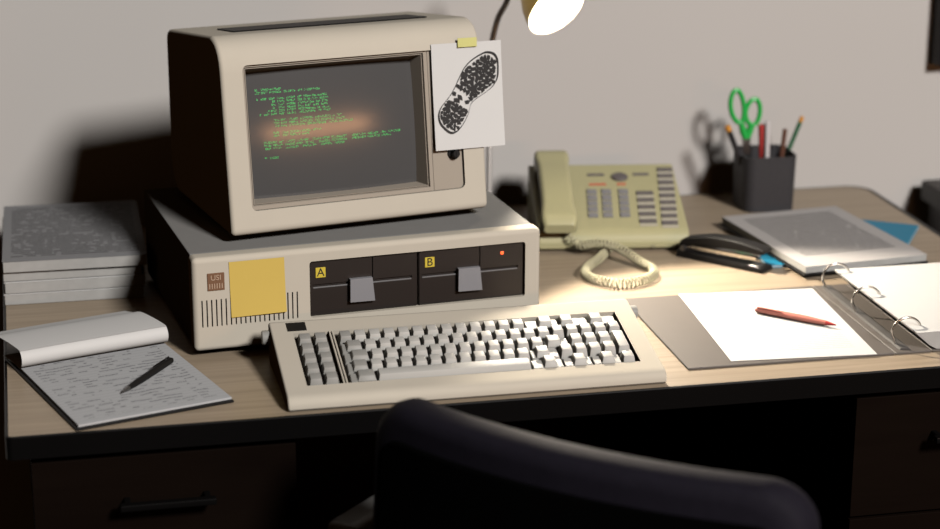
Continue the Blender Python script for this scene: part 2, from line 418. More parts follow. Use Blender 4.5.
# vent slots in the top
c = new()
for k in range(16):
    x = .04+k*.0195
    rbox(c, x, x+.012, .13, .25, Z0+.236, Z0+.28)
c2 = new(); rbox(c2, .03, .354, .125, .262, Z0+.2425, Z0+.29, mtx=None)
obj('casing', b, M['cream'], mon)
c.free(); c2.free()
b = new()
for k in range(11):
    y = .112+k*.0075; z = Z0+.2655-(y-.095)*.134+.0006
    rbox(b, .045, .335, y, y+.0034, z-.001, z+.0006)
obj('top_vents', b, M['black'], mon)
# panel: frame + control strip
b = new(); prism(b, rpoly(.0315, .3495, .0345, .2335, .007, 5), .0055, .009, 'y', mtx=FM)
c = new(); frustum(c, (0, 0, 0, 0), (0, 0, 0, 0), 0, 0) if False else None
bbx = bmesh.new(); vs = []
for q, y in (((.0345, .2985, .0395, .2310), .0045), ((.0365, .297, .0415, .2295), .0105)):
    vs.append([bbx.verts.new(p) for p in ((q[0], y, q[2]), (q[1], y, q[2]), (q[1], y, q[3]), (q[0], y, q[3]))])
bbx.faces.new(vs[0]); bbx.faces.new(vs[1][::-1])
for i in range(4): bbx.faces.new((vs[0][i], vs[1][i], vs[1][(i+1) % 4], vs[0][(i+1) % 4]))
bmesh.ops.recalc_face_normals(bbx, faces=bbx.faces[:]); c = new(); merge(c, bbx, FM)
rbox(c, .3035, .3042, .0, .0065, .03, .24, mtx=FM)
b = cut(b, c); pan = obj('front_panel', b, M['cream2'], mon)
# shadow mask: sloping surround between frame and tube
b = new(); bb = bmesh.new(); vs = []
for q, y in (((.0365, .297, .0415, .2295), .009), ((.0440, .2895, .0450, .2225), .034)):
    vs.append([bb.verts.new(p) for p in ((q[0], y, q[2]), (q[1], y, q[2]), (q[1], y, q[3]), (q[0], y, q[3]))])
for i in range(4): bb.faces.new((vs[0][i], vs[0][(i+1) % 4], vs[1][(i+1) % 4], vs[1][i]))
bmesh.ops.recalc_face_normals(bb, faces=bb.faces[:]); bmesh.ops.solidify(bb, geom=bb.faces[:], thickness=.0012)
merge(b, bb, FM); obj('screen_surround', b, M['cream2'], mon)
# tube: gently convex glass
b = new(); bb = bmesh.new(); NX, NZ = 24, 18; g = []
sx0, sx1, sz0, sz1 = .0445, .289, .0455, .222
def glass_y(x, z):
    u = (x-(sx0+sx1)/2)/((sx1-sx0)/2); v = (z-(sz0+sz1)/2)/((sz1-sz0)/2)
    return .024+.0055*u*u+.004*v*v
slab(b, [[(x, glass_y(x, z), z) for x in (sx0+(sx1-sx0)*i/NX for i in range(NX+1))] for z in (sz0+(sz1-sz0)*j/NZ for j in range(NZ+1))], (0, .002, 0), FM); scr = obj('screen', b, M['glass'], mon, label='dark grey convex screen glass')
# rows of tiny green characters on the screen (unreadable in the photo: small dot patterns)
SH = .35*.024; SV = .44*.024
def tx(px): return .0475+(px-257)*.00146+SH
rows = [(0, [(257, 259), (263, 283)]), (1, [(257, 269), (271, 284), (285, 296), (299, 303), (305, 313), (314, 321)]),
        (3, [(258, 259), (262, 268), (270, 275), (278, 285), (287, 296), (298, 302), (304, 316), (318, 328)]),
        (4, [(273, 276), (278, 285), (287, 296), (298, 302), (304, 306), (308, 318), (320, 328)]),
        (5, [(272, 276), (279, 285), (287, 296), (298, 303), (304, 314), (316, 320), (322, 328)]),
        (6, [(273, 276), (279, 285), (287, 296), (298, 303), (305, 311), (313, 319), (321, 328)]),
        (7, [(267, 269), (271, 276), (279, 285), (287, 296), (298, 303), (304, 315), (317, 320), (322, 329)]),
        (8, [(260, 261), (264, 269), (271, 277), (279, 285), (287, 296), (299, 314), (318, 321), (323, 330)]),
        (10, [(273, 278), (280, 285), (288, 297), (299, 312), (314, 329), (331, 334), (336, 341)]),
        (11, [(273, 278), (280, 285), (288, 297), (299, 312), (314, 318), (320, 332), (335, 344)]),
        (12, [(274, 278), (280, 286), (288, 304), (306, 325), (328, 336), (338, 352)]),
        (14, [(272, 278), (281, 287), (288, 299), (300, 309), (311, 320)]),
        (15, [(272, 278), (281, 287), (288, 298), (300, 307)]),
        (17, [(262, 275), (277, 281), (284, 293), (295, 306), (310, 318), (320, 327), (329, 345), (350, 364), (366, 377), (380, 386), (388, 400)]),
        (18, [(262, 269), (271, 281), (283, 300), (303, 312), (316, 327), (329, 344), (350, 364), (366, 379), (381, 391)]),
        (19, [(263, 269), (271, 280), (283, 296), (300, 308), (310, 314), (318, 329), (332, 342)]),
        (22, [(262, 264), (267, 276)])]
bb = bmesh.new()
PT = .00432
for r_, segs in rows:
    zc = .2035-r_*PT-SV+.0035
    for a0, a1 in segs:
        x = tx(a0)
        while x < tx(a1)-.0006:
            for k in range(5):
                if random.random() < .62:
                    hh = random.choice((0, .001, .002)); ww = random.choice((.0008, .0016))
                    p = [(x, zc+hh-.0013), (x+ww, zc+hh-.0013), (x+ww, zc+hh-.0005), (x, zc+hh-.0005)]
                    bb.faces.new([bb.verts.new((q[0], glass_y(*q)-.0002, q[1])) for q in p])
            x += .0021
b = new(); merge(b, bb, FM); obj('screen_text', b, M['green'], scr, label='rows of tiny glowing green text')
for kz in (.0850,):
    b = new(); kx = .3365
    lathe(b, [(.0095, .009), (.0095, .0045), (.0085, .0035), (.0085, .0035)], 28, FM @ Matrix.Translation((kx, 0, kz)) @ Matrix.Rotation(-PI/2, 4, 'X') @ Matrix.Diagonal((1, 1, 1, 1)))
    lathe(b, [(.0055, .0035), (.0055, -.006), (.0047, -.007), (.0001, -.007)], 24, FM @ Matrix.Translation((kx, 0, kz)) @ Matrix.Rotation(-PI/2, 4, 'X'))
    rbox(b, kx-.0006, kx+.0006, -.0078, -.006, kz-.0045, kz+.0045, mtx=FM)
    obj('control_knob', b, M['black'], mon, label='round black control knob')
b = new(); rbox(b, .03, .33, .03, .25, 0, Z0+.001, .002, 1); obj('foot_plate', b, M['black2'], mon)

# ------------------------------------------------------------------ taped sheet with the shoe print
PM = Matrix.Translation(MO) @ Matrix.Rotation(MT, 4, 'Z') @ FM
root = thing('shoe_print_sheet', 'white sheet with a black shoe sole print, taped on the corner of the monitor', 'paper')
root.matrix_world = PM @ Matrix.Translation((.3062, -.003, .0915)) @ Matrix.Rotation(math.radians(.9), 4, 'Y')
PW, PH_ = .109, .1505
def bend(x, z): return .0024 - .05*max(0, z-.12)**1.3 + .0030*(max(0, x-.06)/.05)**2 - .003*(1-z/PH_)**2
b = new(); slab(b, [[(PW*i/8, bend(PW*i/8, PH_*j/8), PH_*j/8) for i in range(9)] for j in range(9)], (0, .0003, 0)); obj('sheet', b, M['paper'], root)
# sole outline in sheet coordinates (x right, z up), metres
def sp_(px, py):  # reading taken from the enlarged photo (375x529 view), turned into sheet centimetres
    return ((px-4-(py-40)*.085)/302*PW, (495-py-(px-40)*.02)/448*PH_)
sole = [(222, 93), (250, 86), (280, 95), (297, 120), (302, 160), (300, 200), (280, 235), (245, 262), (208, 285), (185, 308), (175, 350), (155, 390), (130, 420), (102, 427),
        (72, 405), (52, 378), (46, 345), (55, 315), (78, 285), (98, 258), (115, 225), (130, 190), (150, 150), (180, 118)]
sol = smooth([(*sp_(*p), 0) for p in sole], 4, True)
cx = sum(p.x for p in sol)/len(sol); cy = sum(p.y for p in sol)/len(sol)
def on(p, k=1, off=.0005): x = cx+(p.x-cx)*k; z = cy+(p.y-cy)*k; return (x, bend(x, z)-off, z)
bb = bmesh.new()
A = [bb.verts.new(on(p)) for p in sol]; B = [bb.verts.new(on(p, .945)) for p in sol]
for i in range(len(A)): bb.faces.new((A[i], A[(i+1) % len(A)], B[(i+1) % len(A)], B[i]))
def inside(x, z, poly):
    c_ = False; j = len(poly)-1
    for i in range(len(poly)):
        xi, yi, xj, yj = poly[i].x, poly[i].y, poly[j].x, poly[j].y
        if (yi > z) != (yj > z) and x < (xj-xi)*(z-yi)/(yj-yi)+xi: c_ = not c_
        j = i
    return c_
axis = Vector((sp_(255, 110)[0]-sp_(100, 410)[0], sp_(255, 110)[1]-sp_(100, 410)[1])).normalized(); perp = Vector((-axis.y, axis.x))
inn_ = [Vector((cx+(p.x-cx)*.93, cy+(p.y-cy)*.93, 0)) for p in sol]
rs = random.Random(3)
st = .0064
for i in range(-14, 15):
    for j in range(-14, 15):
        off = axis*(i*st) + perp*((j+(.5 if i % 2 else 0))*st*.98)
        px_, pz_ = cx+off.x+rs.uniform(-.0005, .0005), cy+off.y+rs.uniform(-.0005, .0005)
        if not inside(px_, pz_, inn_): continue
        t_ = (Vector((px_-cx, pz_-cy))).dot(axis)
        if -.020 < t_ < -.006 and rs.random() < .45: continue   # the arch shows fewer lugs
        n_ = rs.choice((4, 5, 6)); ea = rs.uniform(0, 3.14); a0 = rs.uniform(0, 6.28); vv = []
        for k in range(n_):
            a = a0+2*PI*k/n_; rr = st*rs.uniform(.56, .80)*(1+.32*math.cos(2*(a-ea)))
            q = Vector((px_+rr*math.cos(a)*1.0, pz_+rr*math.sin(a)*1.0))
            if not inside(q.x, q.y, inn_): q = Vector((px_, pz_)).lerp(q, .4)
            vv.append(bb.verts.new((q.x, bend(q.x, q.y)-.00055, q.y)))
        if len(vv) > 2: bb.faces.new(vv)
b = new(); merge(b, bb); obj('sole_print', b, M['ink'], root, label='black drawing of a lugged shoe sole')
b = new(); rbox(b, .0395, .0690, -.0012, -.0006, PH_-.0065, PH_+.0065, .0002, 1); obj('tape', b, M['tape'], root, label='strip of yellow tape')

# ------------------------------------------------------------------ keyboard
KT = .0018
kb = thing('keyboard', 'cream computer keyboard with white and grey keys, in front of the computer case', 'keyboard', (.3513, .023, 0), KT)
KW = .502; SL = math.atan2(.0425, .182)
KM = Matrix.Translation((0, 0, .0165)) @ Matrix.Rotation(SL, 4, 'X')       # slope frame: x, s, h
LS = .1869
b = new()
prof = [(-.008, .001)] + arc((-.011, .004), (-.013, .0175), (.004, .0203), 6) + [(.016, .0225)] + arc((.176, .0575), (.184, .0590), (.1845, .052), 5) + [(.183, .001)]
prism(b, prof, 0, KW, 'x', .003, 3)
c = new()
WX0, WX1, WS0, WS1 = .0290, .4745, .0215, .1520
rbox(c, WX0, WX1, WS0, WS1, -.011, .03, mtx=KM); b = cut(b, c); obj('keyboard_case', b, M['cream'], kb)
b = new(); rbox(b, WX0+.0003, WX1-.0003, WS0+.0003, WS1-.0003, -.0109, -.0100, mtx=KM); obj('key_plate', b, M['cream2'], kb)
b = new(); rbox(b, .0765, .0790, WS0+.0005, WS1-.0005, -.0098, .0012, .0006, 1, mtx=KM); rbox(b, .0805, .0830, WS0+.0005, WS1-.0005, -.0098, .0008, .0006, 1, mtx=KM); obj('divider_rib', b, M['cream'], kb)
b = new(); rbox(b, .0225, .0485, .1575, .1785, -.0002, .0010, .0003, 1, mtx=KM); obj('name_plate', b, M['black2'], kb, label='blank black name plate')
for s, x in ((-1, 0), (1, KW)):
    b = new(); lathe(b, [(.0100, 0), (.0100, .009), (.0090, .0105), (.0001, .0105)], 20, Matrix.Translation((x, .168, .041)) @ Matrix.Rotation(s*PI/2, 4, 'Y'))
    obj('tilt_dial', b, M['key_grey'], kb, label='grey tilt dial')
U = .0197; RP = .0243; kcache = {}
def keymesh(w_, h_, capoff, capw, kind, tall):
    key = (round(w_, 2), round(h_, 2), capoff, capw, kind, tall)
    if key in kcache: return kcache[key]
    b = new(); W2, H2 = w_*U, h_*RP
    g = .0004
    z0, z1 = -.0098, (.0076 if tall else .0062)
    full = capw is None or capw >= w_
    if full:
        frustum(b, (g, W2-g, g, H2-g), (.0030, W2-.0030, .0068, H2-.0028), z0, z1, .0009, 2)
    else:
        frustum(b, (g, W2-g, g, H2-g), (.0014, W2-.0014, .0032, H2-.0020), z0, .0002, .0007, 1)
        x0 = capoff*U; x1 = x0+capw*U
        frustum(b, (x0+g, x1-g, .0015, H2-.0015), (x0+.0030, x1-.0030, .0068, H2-.0028), .0001, z1, .0009, 2)
    me = bpy.data.meshes.new('key'); b.to_mesh(me); b.free()
    for p in me.polygons: p.use_smooth = True
    me.set_sharp_from_angle(angle=math.radians(35)); me.materials.append(M['key_white' if kind == 'w' else 'key_grey'])
    kcache[key] = me; return me
def key(x, row, w_=1, kind='w', h_=1, capoff=0, capw=None, tall=False, label=None, x0=.0865):
    o = bpy.data.objects.new('key', keymesh(w_, h_, capoff, capw, kind, tall)); COL.objects.link(o); o.parent = kb
    o.matrix_local = KM @ Matrix.Translation((x0+x*U, WS0+.0014+(4-row)*RP, 0))
    if label: o['label'] = label
for r_ in range(5):
    for c_ in range(2): key(c_*1.07, r_, 1.03, 'g', x0=.0320, label='grey function key')
key(0, 0, 1, 'g', label='grey key')
for i in range(12): key(1+i, 0)
key(13, 0, 2.4, 'w', capoff=.85, capw=1.1, tall=True)
key(15.4, 0, 2.1, 'w', capoff=.0, capw=1.05, tall=True); key(17.5, 0, 2, 'w', capoff=0, capw=1.05, tall=True)
key(0, 1, 1.5, 'g', capoff=.3, capw=1.15, label='grey key')
for i in range(12): key(1.5+i, 1)
key(13.5, 1, 1, 'w'); key(14.5, 1, 1, 'w', tall=True)
for i in range(3): key(15.5+i, 1, tall=True)
key(18.5, 1, 1, 'w', tall=True)
key(0, 2, 1.75, 'g', capoff=.45, capw=1.25, label='grey key')
for i in range(11): key(1.75+i, 2)
key(12.75, 2, 1.0, 'w'); key(13.75, 2, 1.75, 'w', capoff=.1, capw=1.1, tall=True)
for i in range(3): key(15.5+i, 2, tall=True)
key(0, 3, 1.5, 'g', capoff=.35, capw=1.1, label='grey key')
for i in range(11): key(1.5+i, 3)
key(12.5, 3, 2, 'w', capoff=.3, capw=1.05, tall=True); key(14.5, 3, 1, 'w', tall=True)
for i in range(3): key(15.5+i, 3, tall=True)
key(18.5, 3, 1, 'w', h_=2, tall=True, label='tall white key')
key(0, 4, 1.8, 'g', capoff=.45, capw=1.3, label='grey key')
key(1.8, 4, 10.5, 'w', label='long white space bar')
key(12.3, 4, 2.2, 'w', capoff=.75, capw=1.0, tall=True)
key(14.5, 4, 2, 'w', capoff=.6, capw=1.0, tall=True); key(16.5, 4, 2.0, 'w', capoff=.55, capw=1.0, tall=True); key(18.5, 4, 1, 'w')
key(18.5, 2, 1, 'w')

# ------------------------------------------------------------------ telephone
PTH = -.160
PO = Vector((.8370, .646, 0))
ph = thing('desk_telephone', 'olive beige office telephone with many buttons, right of the computer', 'telephone', PO, PTH)
PWd, PD = .243, .200
prof = [(-.010, .002), (-.015, .006), (-.015, .011)] + arc((-.009, .013), (-.006, .029), (.010, .034), 5) + arc((PD-.008, .0885), (PD, .090), (PD, .082), 4) + [(PD, .002)]
b = new(); prism(b, prof, 0, PWd, 'x', .003, 3); obj('base', b, M['olive'], ph)
psl = math.atan2(.06, .2)
PMx = Matrix.Translation((0, 0, .0310)) @ Matrix.Rotation(psl, 4, 'X')
def pt(px, py):  # plane coordinates read off the photo: telephone face
    return px, py
def pbtn(x0, x1, y0, y1, m, name='button', h=.003, label=None, bev=.0006):
    b = new(); rbox(b, x0, x1, y0, y1, -.0005, h, bev, 1, mtx=PMx); return obj(name, b, m, ph, label=label)
# keypad 3 x 5
for c_, (xa, xb) in enumerate(((.090, .106), (.114, .130), (.142, .158))):
    for r_ in range(5):
        y = .1150-r_*.0178
        dx = (.1150-y)*-.07
        pbtn(xa+dx, xb+dx, y-.0062, y+.0058, M['pbtn'], 'dial_button', label='grey dial button')
for r_ in range(5):
    y = .1095-r_*.0215; dx = (.11-y)*-.06
    pbtn(.171+dx, .199+dx, y-.004, y+.004, M['pbtn2'], 'line_button'); pbtn(.171+dx, .199+dx, y-.0128, y-.0056, M['plabel'], 'label_strip', .0006, bev=0)
for r_ in range(9):
    y = .1830-r_*.0206; dx = (.183-y)*-.08
    pbtn(.2145+dx, .2405+dx, y-.004, y+.004, M['pbtn2'], 'line_button'); pbtn(.2145+dx, .2405+dx, y-.0128, y-.0056, M['plabel'], 'label_strip', .0006, bev=0)
pbtn(.096, .124, .166, .172, M['pbtn2'], 'soft_button', .002); pbtn(.172, .199, .166, .172, M['pbtn2'], 'soft_button', .002)
b = new(); lathe(b, [(.0138, -.0005), (.0138, .003), (.0125, .0042), (.0001, .0046)], 32, PMx @ Matrix.Translation((.149, .160, 0)) @ Matrix.Diagonal((1, .85, 1, 1)))
obj('round_button', b, M['pbtn2'], ph, label='dark oval button')
pbtn(.096, .124, .137, .1415, M['pred'], 'red_label', .0008, bev=0); pbtn(.1425, .157, .137, .1415, M['pred'], 'red_label', .0008, bev=0)
# feet strip and jacks
b = new()
for x in (.05, .18): rbox(b, x, x+.008, -.0162, -.0145, .005, .010, .0005, 1)
obj('jack', b, M['olivedark'], ph)
# handset: curved grip with swollen ends, resting along the left side
hs = []
b = new(); bb = bmesh.new(); rings = []
NS_ = 26
for k in range(NS_+1):
    t = k/NS_; s = -.023+t*.226
    endf = max(0, 1-abs(t-.09)/.17), max(0, 1-abs(t-.90)/.16)
    e = max(endf); e = e*e*(3-2*e)
    wd = .0260+.0030*e
    if t < .03 or t > .97: wd *= .90
    top = .030+.012*math.sin(PI*t)*(1-.3*e)+.004*e
    bot = .0185*(1-e)+.0015*e+.000
    if t < .03 or t > .97: top -= .006; 
    xc = .0345+.004*(t-.5)
    sec = rpoly(xc-wd, xc+wd, bot, top, min(.008, (top-bot)*.45), 4)
    rings.append([bb.verts.new((x, s, z)) for x, z in sec])
for A, B in zip(rings, rings[1:]):
    for k in range(len(A)): bb.faces.new((A[k], A[(k+1) % len(A)], B[(k+1) % len(A)], B[k]))
bb.faces.new(rings[0]); bb.faces.new(rings[-1][::-1]); bmesh.ops.recalc_face_normals(bb, faces=bb.faces[:])
merge(b, bb, PMx); obj('handset', b, M['olive'], ph)
# coiled cord lying on the desk (points in world coordinates, converted to the telephone's frame)
PI_ = (Matrix.Translation(PO) @ Matrix.Rotation(PTH, 4, 'Z')).inverted()
cw = [(.872, .626, .044), (.885, .614, .026), (.897, .603, .016), (.918, .585, .0125), (.938, .566, .0135), (.952, .545, .014), (.970, .512, .010), (.977, .478, .009), (.966, .446, .009), (.938, .425, .009), (.905, .421, .009),
      (.878, .445, .009), (.870, .480, .009), (.885, .515, .009), (.910, .548, .009), (.935, .590, .009), (.948, .615, .009), (.952, .6265, .010)]
# crossing point: keep the upper strand above the lower one
for i in (3, 4, 5): cw[i] = (cw[i][0], cw[i][1], .024 if i != 5 else .020)
cl = smooth(cw, 40); L_ = 0; hel = []; prev = None; rr = .0068; pitch_ = .0064
tprev = None; nrm = Vector((0, 0, 1)); acc = [0]
for a_, b_ in zip(cl, cl[1:]): acc.append(acc[-1]+(b_-a_).length)
tot = acc[-1]; turns = tot/pitch_; N = int(turns*9); j = 0
for k in range(N+1):
    s = tot*k/N
    while j < len(acc)-2 and acc[j+1] < s: j += 1
    f = (s-acc[j])/max(1e-9, acc[j+1]-acc[j]); p = cl[j].lerp(cl[j+1], min(1, f)); t = (cl[j+1]-cl[j]).normalized()
    nrm = (nrm-t*nrm.dot(t)).normalized(); bi = t.cross(nrm); a = 2*PI*turns*k/N
    e = min(1, s/.035); e2 = min(1, (tot-s)/.01); R_ = rr*max(.08, min(e**1.5, e2))
    hel.append(PI_ @ (p+nrm*math.cos(a)*R_+bi*math.sin(a)*R_))
b = new(); tube(b, hel, .00125, 6); obj('coiled_cord', b, M['cord'], ph, label='pale coiled handset cord', ang=80)

# ------------------------------------------------------------------ gooseneck lamp
LX, LY = .781, .752
lamp = thing('desk_lamp', 'switched on gooseneck desk lamp with a brass bell shade, behind the computer', 'lamp', (LX, LY, 0))
b = new(); lathe(b, [(.056, 0), (.056, .010), (.050, .016), (.016, .020), (.012, .034), (.0001, .034)], 40); obj('lamp_base', b, M['black'], lamp)
HC = Vector((.850, .60, .396))              # centre of the opening
ax = Vector((.36, -.76, -.54)).normalized()
apex = HC-ax*.092
neck_pts = [(LX, LY, .030), (LX, LY, .12), (LX, LY, .22), (LX+.001, LY-.001, .30), (LX+.010, LY-.008, .355), (LX+.027, LY-.012, .395)]
a2 = apex-ax*.035
neck_pts += [tuple(Vector((LX+.027, LY-.012, .395)).lerp(a2, .45)+Vector((-.004, .008, .034))), tuple(a2), tuple(apex)]
np_ = smooth(neck_pts, 14)
acc = [0]
for p, q in zip(np_, np_[1:]): acc.append(acc[-1]+(q-p).length)
tot = acc[-1]; N = int(tot/.0012); P2 = []; RR = []; j = 0
for k in range(N+1):
    s = tot*k/N
    while j < len(acc)-2 and acc[j+1] < s: j += 1
    P2.append(np_[j].lerp(np_[j+1], (s-acc[j])/max(1e-9, acc[j+1]-acc[j]))-Vector((LX, LY, 0)))
    RR.append(.0044+(.0008 if k % 4 < 2 else 0))
b = new(); tube(b, P2, RR, 12); obj('gooseneck', b, M['neck'], lamp, label='ribbed metal gooseneck', ang=80)
Q = ax.to_track_quat('Z', 'Y').to_matrix().to_4x4(); HM = Matrix.Translation(HC-Vector((LX, LY, 0))) @ Q @ Matrix.Scale(.92, 4)
b = new()
outer = [(.010, -.110), (.017, -.106), (.019, -.080), (.024, -.072), (.038, -.052), (.048, -.030), (.0535, -.010), (.055, 0)]
innr = [(.054, 0), (.0525, -.010), (.047, -.030), (.037, -.051), (.023, -.070), (.0001, -.072)]
lathe(b, [(.0001, -.110)]+outer+[(.0545, .0008)], 48, HM, cap=False); obj('lamp_shade', b, M['brass'], lamp, label='brass bell shade')
b = new(); lathe(b, [(.0545, .0008)]+innr, 48, HM, cap=False); obj('shade_lining', b, M['lampin'], lamp, label='white inside of the shade')
b = new(); lathe(b, [(.010, -.071), (.011, -.052), (.020, -.040), (.023, -.028), (.020, -.016), (.011, -.008), (.0001, -.006)], 28, HM); obj('bulb', b, M['bulb'], lamp, label='glowing warm bulb')
sl = bpy.data.lights.new('bulb_light', 'SPOT'); sl.energy = 39; sl.color = (1.0, .89, .74); sl.spot_size = math.radians(92); sl.spot_blend = .35; sl.shadow_soft_size = .018
so = bpy.data.objects.new('bulb_light', sl); COL.objects.link(so); so.parent = lamp
so.location = HC+ax*.016-Vector((LX, LY, 0)); so.rotation_euler = (ax+Vector((0, -.06, 0))).to_track_quat('-Z', 'Y').to_euler()

# ------------------------------------------------------------------ pencil cup and contents
CX, CY = 1.2815, .824
cup = None
b = new(); po = rpoly(-.0465, .0465, -.0465, .0465, .019, 6); pi2 = rpoly(-.0435, .0435, -.0435, .0435, .016, 6)
bb = bmesh.new(); n = len(po)
R0 = [[bb.verts.new((x*k, y*k, z)) for x, y in q] for q, z, k in ((po, 0, .95), (po, .001, .96), (po, .096, 1), (pi2, .096, 1), (pi2, .004, .96))]
for A, B in zip(R0, R0[1:]):
    for k in range(n): bb.faces.new((A[k], A[(k+1) % n], B[(k+1) % n], B[k]))
bb.faces.new(R0[0][::-1]); bb.faces.new(R0[-1]); bmesh.ops.recalc_face_normals(bb, faces=bb.faces[:])
merge(b, bb)
cup = obj('pencil_cup', b, M['cup'], None, (CX, CY, 0), (0, 0, -.06)); tag(cup, 'square black pencil cup standing by the wall behind the typed papers', 'cup')
def stick(name, label, cat, a, b_, r, m, n=6, tip=None, end=None, tipm=None, endm=None, group=None):
    a = Vector(a); b_ = Vector(b_); o = thing(name, label, cat, a, 0, group); d = (b_-a); L = d.length; q = d.to_track_quat('Z', 'Y').to_euler(); o.rotation_euler = q
    t = .014 if tip else 0; e = .010 if end else 0
    b = new(); lathe(b, [(r, t), (r, L-e)], n); obj('barrel', b, m, o, ang=30)
    if tip: b = new(); lathe(b, [(.0006, 0), (r*.97, t)], 12 if n > 6 else n); obj('tip', b, tipm, o)
    if end: b = new(); lathe(b, [(r*1.02, L-e), (r*1.02, L-.001), (r*.8, L)], 14); obj('end', b, endm, o)
    return o
stick('pencil', 'dark pencil with an orange end leaning left in the black cup', 'pencil', (CX-.014, CY-.012, .006), (1.209, .817, .1460), (.0052), M['pblack'], 6, end=True, endm=M['porange'])
stick('pencil', 'green pencil with an orange end leaning right in the black cup', 'pencil', (CX+.012, CY+.008, .006), (1.353, .840, .1500), .0038, M['pgreen'], 6, end=True, endm=M['porange'])
stick('pencil', 'short brown pencil beside the green one in the black cup', 'pencil', (CX+.022, CY-.008, .006), (1.317, .826, .1330), .0045, M['pbrown'], 6, tip=False)
stick('felt_pen', 'red pen standing in the middle of the black cup', 'pen', (CX+.004, CY+.010, .006), (1.2735, .825, .1430), .0055, M['red'], 12, end=True, endm=M['red'])
stick('felt_pen', 'white pen standing upright beside the red pen in the black cup', 'pen', (CX+.004, CY-.006, .006), (1.2815, .818, .1500), .0046, M['white'], 12, end=True, endm=M['white'])
# scissors, handles up
sc = thing('scissors', 'scissors with bright green handles standing in the black cup', 'scissors', (1.2560, .836, .018), 0)
sc.rotation_euler = (0, math.radians(-4), .0)
def loop(cx, cz, rx, rz, rot, r):
    pts = []
    for k in range(28):
        a = 2*PI*k/28; x = rx*math.cos(a); z = rz*math.sin(a)*(1+.12*math.cos(a))
        pts.append((cx+x*math.cos(rot)-z*math.sin(rot), 0, cz+x*math.sin(rot)+z*math.cos(rot)))
    b = new(); tube(b, pts, r, 8, closed=True, flat=1.0); return b
b = loop(-.0125, .1570, .0118, .0285, .10, .0043); tube(b, [(-.006, 0, .127), (-.003, 0, .112), (.001, 0, .100)], [.0055, .0065, .0055], 10)
obj('handle', b, M['sgreen'], sc, label='large green finger loop')
b = loop(.0150, .1440, .0128, .0225, -.12, .0043); tube(b, [(.014, 0.001, .124), (.009, .001, .112), (.004, .001, .100)], [.0055, .0065, .0055], 10)
obj('handle', b, M['sgreen'], sc, label='smaller green finger loop')
b = new(); prism(b, [(-.006, .104), (.004, .106), (.009, .05), (.004, .0), (.002, .0)], -.0012, -.0002, 'y'); obj('blade', b, M['steel'], sc)
b = new(); prism(b, [(.0, .106), (.011, .104), (.007, .05), (.001, .0), (-.001, .0), (-.001, .05)], .0002, .0012, 'y'); obj('blade', b, M['steel'], sc)

# ------------------------------------------------------------------ left: bundles of forms
def sheetbox(w_, d_, z0, z1): b = new(); rbox(b, 0, w_, 0, d_, z0, z1, .0006, 1); return b
zz = 0.0
specs = [(.0030, .5300, .202, .300, .0175, -.005, 'lowest of the four paper bundles at the left wall end of the desk'),
         (.0045, .5290, .203, .300, .0185, .004, 'second bundle of papers from the bottom, in the pile left of the monitor'),
         (.0030, .5305, .200, .300, .0150, -.004, 'third bundle of papers from the bottom, just below the written form on the left pile'),
         (.0035, .5250, .207, .304, .0185, -.012, 'top bundle of papers on the left pile with a printed form facing up')]
for i, (x, y, w_, d_, h_, rz, lab) in enumerate(specs):
    t = thing('paper_bundle', lab, 'papers', (x, y, zz), rz, 'paper bundles piled left of the computer')
    ztop = h_-.0012
    obj('page_block', sheetbox(w_, d_, .0003, ztop-.0004), M['paperedge'], t)
    b = new(); rbox(b, -.0008, w_+.0008, -.0008, d_+.0008, ztop-.0003, h_-.0004)
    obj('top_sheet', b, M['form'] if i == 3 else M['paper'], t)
    zz += h_
b = new(); rbox(b, 0, .150, 0, .040, .0, .003, .0006, 1)
b.free()

# ------------------------------------------------------------------ left: note pad on a black board
NT = .29
pad = thing('note_pad', 'handwritten note pad on a black board with its front pages rolled back', 'note pad', (.0865, .004, 0), NT)
PWi, PDe = .211, .300
b = new(); rbox(b, 0, PWi, 0, PDe, 0, .0035, .001, 1); obj('backing_board', b, M['black'], pad)
b = new(); rbox(b, .004, PWi-.002, .0035, PDe-.002, .0037, .0070, .0004, 1); obj('written_page', b, M['hand'], pad, label='page covered in handwriting')
prf = []
yf = .228; R_ = .0125
prf = [(PDe-.004, .0075), (yf+R_+.02, .0076)]
for k in range(13):
    a = -PI/2-PI*k/12*.93; prf.append((yf+R_+R_*1.1*math.cos(a), .0076+R_+R_*math.sin(a)))
prf += [(yf+R_+.035, .0325), (yf+R_+.075, .0300), (PDe+.035, .0235), (PDe+.065, .0175)]
sm = smooth([(0, p[0], p[1]) for p in prf], 3)
gr = [[(x-(max(0, p.y-.24))*.10*1, p.y+sh, p.z+sh*.6) for p in sm] for x, sh in ((.003, 0), (.06, .001), (.13, .0015), (PWi-.001, .002))]
b = new(); slab(b, gr, (0, 0, .0004)); obj('folded_page', b, M['paper'], pad, label='blank pages rolled back over the top')
def pen(name, label, a, b_, r, m, clipm, tipm):
    a = Vector(a); b_ = Vector(b_); d = b_-a; L = d.length
    o = thing(name, label, 'pen', a, 0); o.rotation_euler = (0, 0, math.atan2(d.y, d.x))
    X = Matrix.Rotation(PI/2, 4, 'Y')
    b = new(); lathe(b, [(r*.72, .016), (r, .045), (r*1.02, L*.72), (r*.95, L-.004), (r*.5, L)], 18, X); obj('barrel', b, m, o)
    b = new(); lathe(b, [(.0006, 0), (.0012, .003), (r*.68, .016)], 16, X); obj('tip', b, tipm, o)
    b = new(); rbox(b, L*.66, L*.97, -.0012, .0012, r, r+.0018, .0005, 1, mtx=Matrix.Rotation(-.6, 4, 'X')); rbox(b, L*.94, L*.965, -.0012, .0012, r*.8, r+.001, mtx=Matrix.Rotation(-.6, 4, 'X'))
    obj('clip', b, clipm, o)
    return o
